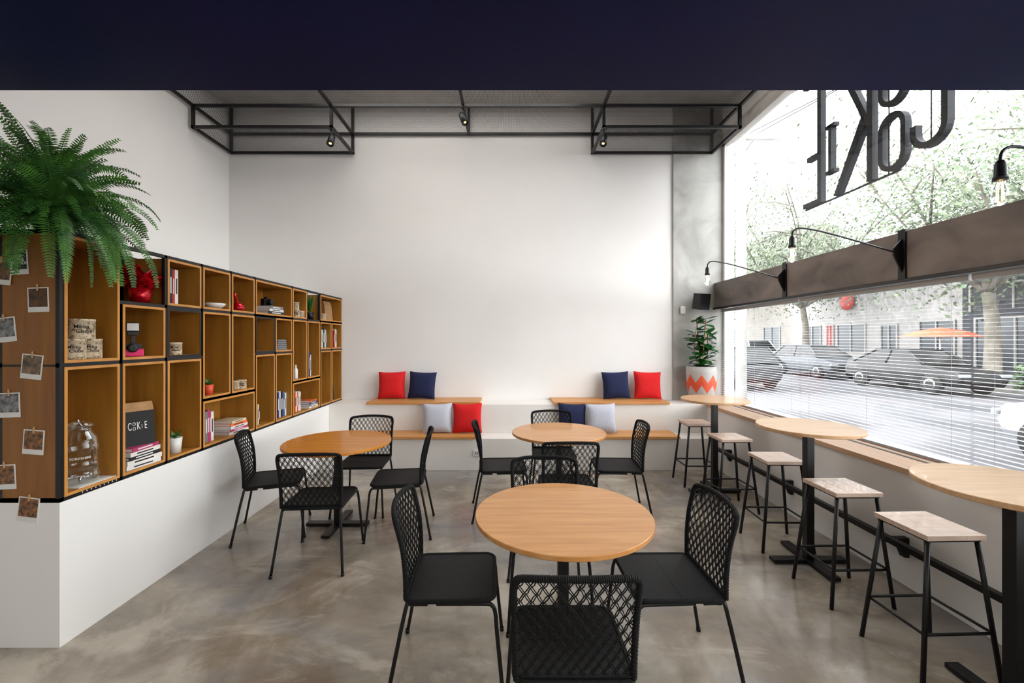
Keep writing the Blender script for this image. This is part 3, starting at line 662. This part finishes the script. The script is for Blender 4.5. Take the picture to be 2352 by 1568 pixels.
# ---------------------------------------------------------------- shop sign
SIDE=mat('sign_return_grey',(34,36,40),.6,spec=.2)
sg_=empty('shop_sign',(3.3,4.0,3.09),0,'large black cut-out letters hung outside the window','sign')
fn=lambda a,b_,t_:Vector((t_,a-4.0,b_-3.09))
TS=.028
def poly(name,ps):
    b=MB()
    for p in ps: b.prism(p,fn,-TS,TS,0,1)
    b.make(name,[BLACK,SIDE],sg_)
R_=lambda a0,a1,b0,b1:[(a0,b0),(a1,b0),(a1,b1),(a0,b1)]
poly('letter',[R_(4.47,4.525,3.09,4.45),R_(4.525,4.74,3.09,3.14),R_(4.525,4.68,3.58,3.63),R_(4.525,4.74,4.40,4.45)])
poly('letter',[R_(4.33,4.37,3.34,3.84),R_(4.29,4.41,3.34,3.375),R_(4.29,4.41,3.805,3.84)])
poly('letter',[R_(3.84,3.90,3.09,4.45),[(3.90,3.58),(3.90,3.71),(4.23,4.45),(4.30,4.45)],[(3.92,3.62),(3.95,3.74),(4.30,3.09),(4.23,3.09)]])
def stad(cy,cz,w,h,n=10,cut=None):
    P=[]
    for i in range(n+1): a=math.pi*i/n; P.append((cy+w*math.cos(a),cz+(h-w)+w*math.sin(a)))
    for i in range(n+1): a=math.pi+math.pi*i/n; P.append((cy+w*math.cos(a),cz-(h-w)+w*math.sin(a)))
    return P
for cz,hh in((3.34,.25),(3.92,.27)):
    b=MB().ring(stad(3.65,cz,.13,hh),stad(3.65,cz,.085,hh-.045),fn,-TS,TS,0,1); b.make('letter',[BLACK,SIDE],sg_)
def arc(cy,w,n=12):
    P=[(cy+w,4.15)]
    P+=[(cy+w*math.cos(math.pi*i/n),4.25+w*math.sin(math.pi*i/n)) for i in range(n+1)]
    P+=[(cy+w*math.cos(math.pi+math.pi*i/n),3.30+w*math.sin(math.pi+math.pi*i/n)) for i in range(n+1)]
    P+=[(cy+w,3.37)]
    return P
b=MB().ring(arc(3.33,.15),arc(3.33,.1),fn,-TS,TS,0,1,closed=False); b.make('letter',[BLACK,SIDE],sg_)
MB().box(-.008,.008,-.42,.74,-.022,-.006).make('rail',BLACK,sg_)
b=MB()
for yy in(-.3,.50,-.67): b.tube([(0,yy,-.02 if yy>-.5 else .1),(0,yy,1.5),(-.18,yy,1.6)],.005,6)
b.make('sign_support',BLACK,sg_)
# ---------------------------------------------------------------- exterior
ASPH=mat('asphalt',(72,72,76),.9,c2=(42,43,48),scale=.3,detail=8,dist=.5,lo=.42,hi=.58)
WALK=mat('sidewalk',(104,102,99),.9,c2=(88,86,84),scale=1)
S('ground_road',MB().box(5.6,16.2,-30,90,-.25,-.12),ASPH,'grey asphalt street outside','road')
S('ground_sidewalk',MB().box(3.25,5.6,-30,90,-.25,-.02).box(16.2,60,-30,90,-.25,0),WALK,'pale concrete sidewalk outside','sidewalk')
GL=mat('car_window_glass',(14,15,17),.2,spec=.35); TYRE=mat('tyre_rubber',(12,12,12),.8); HL=mat('headlamp_glass',(130,134,138),.15)
def car(x,y,rz,col,Ln,Ht,kind,label):
    pm=mat('car_paint',col,.4,metal=.0,coat=.1,c2=tuple(max(0,c_-4) for c_ in col),spec=.35)
    o=empty('car',(x,y,-.12),rz,label,'car','parked cars'); w=.86
    if kind=='suv': prof=[(0,.55,.75),(.02,.35,.95),(.22,.3,1.08),(.3,.3,1.12),(.95,.3,1.12),(1,.45,.95)]; gh=(.22,.99,.34,.93)
    elif kind=='hatch': prof=[(0,.5,.66),(.03,.3,.78),(.22,.25,.95),(.3,.25,.98),(.93,.25,1.02),(1,.4,.8)]; gh=(.2,.97,.38,.84)
    else: prof=[(0,.48,.62),(.03,.28,.74),(.25,.24,.9),(.32,.24,.95),(.85,.24,1.0),(.97,.3,.98),(1,.42,.75)]; gh=(.25,.88,.42,.70)
    vs=[];fs=[];k=8
    for t_,zb,zt in prof:
        yy=(t_-.5)*Ln; ww=w*(1-.16*abs(2*t_-1)**4)
        for xx,zz in((-ww*.92,zb),(-ww,zb+.12),(-ww,(zb+zt)/2+.05),(-ww*.93,zt),(ww*.93,zt),(ww,(zb+zt)/2+.05),(ww,zb+.12),(ww*.92,zb)): vs.append((xx,yy,zz))
    for i in range(len(prof)-1):
        for q in range(k): fs.append((i*k+q,i*k+(q+1)%k,(i+1)*k+(q+1)%k,(i+1)*k+q))
    fs.append(tuple(range(k))[::-1]); fs.append(tuple((len(prof)-1)*k+q for q in range(k)))
    MB().add(vs,fs).make('car_body',pm,o,bevel=.03)
    zb=prof[3][2]-.02; g0,g1,g2,g3=[(q-.5)*Ln for q in gh]
    G=[(-.78,g0,zb),(.78,g0,zb),(.8,g1,zb),(-.8,g1,zb),(-.6,g2,Ht-.03),(.6,g2,Ht-.03),(.6,g3,Ht-.03),(-.6,g3,Ht-.03)]
    MB().add(G,[(0,1,5,4),(1,2,6,5),(2,3,7,6),(3,0,4,7),(4,5,6,7)]).make('car_windows',GL,o)
    b=MB().box(-.61,.61,g2-.02,g3+.02,Ht-.045,Ht)
    for sx in(-1,1):
        for (a,c_) in((g0,g2),(g1,g3),((g0+g1)/2,(g2+g3)/2)): b.tube([(sx*.79,a,zb),(sx*.61,c_,Ht-.03)],.035,6)
    b.make('car_roof',pm,o)
    for sx in(-1,1):
        for yy in(-.31*Ln,.30*Ln):
            M_=Matrix.Rotation(math.pi/2*sx,4,'Y')
            MB().lathe([(0,-.1),(.3,-.1),(.32,-.06),(.32,.08),(.3,.1),(.2,.1)],M=M_,seg=24,mat=0).lathe([(.2,.09),(.19,.105),(.06,.09),(0,.1)],M=M_,seg=10,mat=1).make('wheel',[TYRE,SILVER],o,loc=(sx*(w-.07),yy,.32))
        MB().box(sx*.62-.16,sx*.62+.16,-.5*Ln-.01,-.5*Ln+.08,.6,.7).make('headlight',HL,o,bevel=.02)
    MB().box(-.45,.45,-.5*Ln-.012,-.5*Ln+.03,.42,.56).make('car_grille',BLACK,o,bevel=.01)
car(14.4,15.1,0,(11,12,15),4.5,1.42,'sedan','black sedan parked across the street')
car(14.8,20.6,0,(54,58,64),4.1,1.48,'hatch','silver grey hatchback parked at the far kerb')
car(15.0,26.3,0,(146,148,151),4.4,1.72,'suv','white sport utility car parked at the far kerb')
car(8.6,16.6,D(180),(26,28,32),4.2,1.5,'hatch','dark grey hatchback parked at the near kerb')
car(8.35,4.75,D(180),(138,141,146),3.9,1.5,'hatch','white hatchback parked at the near kerb')
# buildings
FW=mat('facade_white',(142,140,138),.9); FG=mat('facade_dark_grey',(52,55,60),.8); FC=mat('facade_cream',(134,130,124),.9); WN=mat('facade_window',(40,48,54),.3); TEAL=mat('teal_door',(46,102,110),.5); RDS=mat('red_sign',(176,56,54),.5); BRD=mat('shop_board_grey',(33,36,41),.6)
def building(y0,y1,x0,h,m_,label,wins,extra=None):
    o=empty('building',(x0,(y0+y1)/2,0),0,label,'building'); c_=(y0+y1)/2
    MB().box(0,3,y0-c_,y1-c_,0,h).box(-.15,0,y0-c_,y1-c_,h-.3,h).make('facade',m_,o)
    for (ya,yb,za,zb,mm_,nm) in wins: 
        MB().box(-.03,0,ya-c_,yb-c_,za,zb,0).box(-.08,-.03,ya-c_-.08,ya-c_,za-.08,zb+.08,1).box(-.08,-.03,yb-c_,yb-c_+.08,za-.08,zb+.08,1).box(-.08,-.03,ya-c_,yb-c_,zb,zb+.08,1).box(-.08,-.03,(ya+yb)/2-c_-.03,(ya+yb)/2-c_+.03,za,zb,1).make(nm,[mm_,FW],o)
building(6,18.8,20,4.6,FG,'dark grey shopfront building with teal door',[(14,15,0.0,2.4,TEAL,'door'),(15.4,18.2,.5,2.5,WN,'window'),(8,13,.5,2.5,WN,'window'),(15.3,18.4,2.9,3.9,BRD,'shop_board')])
building(18.8,31,20.5,7.0,FW,'white two storey shop building',[(19.6,21.2,.8,2.5,WN,'window'),(22.5,23.4,0.0,2.4,WN,'door'),(24.5,26.5,.9,2.5,WN,'window'),(28,29.5,.9,2.5,WN,'window'),(26.9,27.4,1.2,2.5,RDS,'banner'),(20,22,4.3,5.8,WN,'window'),(25,27,4.3,5.8,WN,'window')])
building(31,60,21,10,FC,'cream street building with plain facade',[(33,35,1,2.6,WN,'window'),(38,40,1,2.6,WN,'window'),(44,46,1,2.6,WN,'window'),(33,35,4.5,6,WN,'window'),(39,41,4.5,6,WN,'window')])
MB().lathe([(0,-.05),(.5,-.05),(.5,.05),(0,.05)],M=Matrix.Rotation(math.pi/2,4,'Y'),seg=28).make('round_sign',RDS,loc=(20.3,25.6,3.9),label='round red shop sign on the white building',cat='sign')
o=empty('parasol',(17.8,17.6,0),0,'orange street parasol outside a shop','parasol')
MB().lathe([(1.3,1.75),(.7,2.0),(0,2.15)],seg=8,smooth=False).make('canopy',PARA,o); MB().tube([(0,0,0),(0,0,2.1)],.03,8).make('pole',PAPER,o)
BARK=mat('plane_tree_bark',(120,115,105),.9,c2=(74,68,59),scale=2,detail=8); TL=mat('tree_leaves',(92,104,76),.7,c2=(60,76,52),scale=1.5)
def tree(x,y,s,seed,label,n=3600,tr=.3,xmax=2.6,hs=1.0,ls=1.0,lm_=TL):
    rnd=random.Random(seed); o=empty('tree',(x,y,-.02),0,label,'tree','street trees')
    b=MB(); b.tube(catmull([(0,0,0),(.1*s,.1,1.5*s),(-.1,.05,2.6*s)],4),[tr-.015*i*tr/.3 for i in range(9)],10)
    tips=[]
    for k in range(10):
        a=k*.65+rnd.random()*.5; e=Vector((max(-3.4,min(xmax,math.cos(a)*rnd.uniform(1.8,3.4)*s)),math.sin(a)*rnd.uniform(1.8,4.0)*s,rnd.uniform(4.0,7.9)*s*hs))
        p=catmull([(-.1,.05,2.5*s),(e.x*.35,e.y*.3,3.3*s),(e.x*.6,e.y*.75,max(3.4*s,e.z*.75)),e],4); b.tube(p,[max(.03,tr*.5-.012*i) for i in range(len(p))],7); tips+=[p[-1],p[-4],p[-7]]
        for q in range(4):
            c_=p[4+q*2]; f=c_+Vector((rnd.uniform(-1.4,1.0),rnd.uniform(-1.6,1.6),rnd.uniform(.2,1.6)))*s; f.x=min(f.x,xmax); b.tube([c_,c_.lerp(f,.5)+Vector((0,0,.15)),f],[.05,.035,.015],6); tips.append(f)
    b.make('trunk',BARK,o)
    b=MB()
    for i in range(n):
        c_=rnd.choice(tips); d=Vector((rnd.gauss(0,.6),rnd.gauss(0,.75),rnd.gauss(0,.6)))*s; p=c_+d; p.x=min(p.x,xmax+.3); a=Vector((rnd.uniform(-1,1),rnd.uniform(-1,1),rnd.uniform(-1,1))).normalized(); q=a.orthogonal().normalized(); l_=rnd.uniform(.07,.12)*ls
        b.add([p-a*l_,p+q*l_*.6,p+a*l_,p-q*l_*.6],[(0,1,2,3)])
    b.make('foliage',lm_,o)
tree(17.0,15.0,1.35,1,'pale barked plane tree on the far sidewalk',14000,.26)
tree(17.0,24.5,1.4,2,'leafy street tree by the far kerb',13000,.22)
tree(17.0,36,1.5,4,'large street tree further along the road',8000,.3)
tree(28.5,8.0,1.9,6,'tall tree rising behind the dark shopfront',16000,.3,3.5,1,1.3)
tree(28.5,22,2.1,8,'tall tree rising behind the white building',15000,.3,3.5,1,1.3)
b_=mat('hedge_leaves',(76,98,64),.8,c2=(50,72,42),scale=8)
mb=MB(); rnd=random.Random(3)
for i in range(1500):
    p=Vector((rnd.uniform(-.5,.5),rnd.uniform(-1,1),rnd.uniform(.05,.8))); a=Vector((rnd.uniform(-1,1),rnd.uniform(-1,1),rnd.uniform(-1,1))).normalized(); q=a.orthogonal(); q.normalize()
    mb.add([p-a*.07,p+q*.05,p+a*.07,p-q*.05],[(0,1,2,3)])
mb.make('hedge',b_,loc=(16.9,13.0,0),label='low clipped green hedge by the kerb',cat='hedge',kind='stuff')
# power lines and pole
PX,PY=5.4,9.9
o=empty('utility_pole',(PX,PY,-.02),0,'concrete utility pole carrying power lines','utility pole')
MB().lathe([(.12,0),(.09,9)],seg=12).box(-.9,.9,-.05,.05,7.2,7.32).box(-.9,.9,-.05,.05,6.3,6.42).make('pole',CONC,o)
for k in range(9):
    x=PX+(-.8+.4*(k%5)); z0=7.3-(k//5)*.9+.04
    if abs(x-PX)<.1: x+=.2
    pts=[]
    for t_ in range(-10,11):
        u=(t_/10); pts.append((x+abs(u)*(k%4)*.5+max(0,u)*(k%3)*1.5, PY+u*24, z0-1.1*(1-(2*abs(u)-1)**2)))
    MB().tube(pts,.012,5).make('power_line',BLACK,label='black overhead power cable above the street',cat='power line',group='overhead power lines')
# ---------------------------------------------------------------- camera, world, lights
cam=bpy.data.cameras.new('camera'); co=bpy.data.objects.new('camera',cam); COL.objects.link(co)
co.location=(0,0,H); co.rotation_euler=(math.pi/2,0,0); cam.sensor_width=36; cam.lens=F/2352*36; cam.clip_start=.05; cam.clip_end=300
cam.shift_x=(1176-CX)/2352; cam.shift_y=-(784-CY)/2352
scene.camera=co
w=bpy.data.worlds.new('world'); scene.world=w; w.use_nodes=True; bg=w.node_tree.nodes['Background']; bg.inputs[0].default_value=(.97,.98,1,1); bg.inputs[1].default_value=6.0
def light(name,type_,loc,rot,energy,size=None,color=(1,1,1),sy=None):
    l=bpy.data.lights.new(name,type_); l.energy=energy; l.color=color
    if type_=='AREA':
        l.size=size
        if sy: l.shape='RECTANGLE'; l.size_y=sy
    o=bpy.data.objects.new(name,l); COL.objects.link(o); o.location=loc; o.rotation_euler=rot; return o
s_=light('sun','SUN',(0,0,20),Vector((.55,-.25,-1)).to_track_quat('-Z','Y').to_euler(),4.0); s_.data.angle=.02
p_=light('window_portal','AREA',(3.16,1.8,2.6),(0,math.radians(90),0),1,3.6,sy=8.4); p_.data.cycles.is_portal=True
light('room_fill','AREA',(-.5,-.6,2.95),(0,0,0),36,3.0,(1,.96,.9),2.0)  # added fill light near the camera, no fixture; lets the window stay dimmer
light('high_ceiling_fill','AREA',(-.8,4.3,4.97),(0,0,0),95,3.5,(1,.96,.92),2.0)  # second added fill, above the mesh, brightening the hall without a fixture
for (x,y,z) in((2.12,4.55,2.24),(2.12,3.19,2.24),(2.12,1.84,2.24)):
    l=light('bulb_light','POINT',(x,y,z-.03),(0,0,0),1.5,color=(1,.75,.45)); l.data.shadow_soft_size=.03
scene.view_settings.view_transform='Standard'; scene.view_settings.look='None'; scene.view_settings.exposure=.72
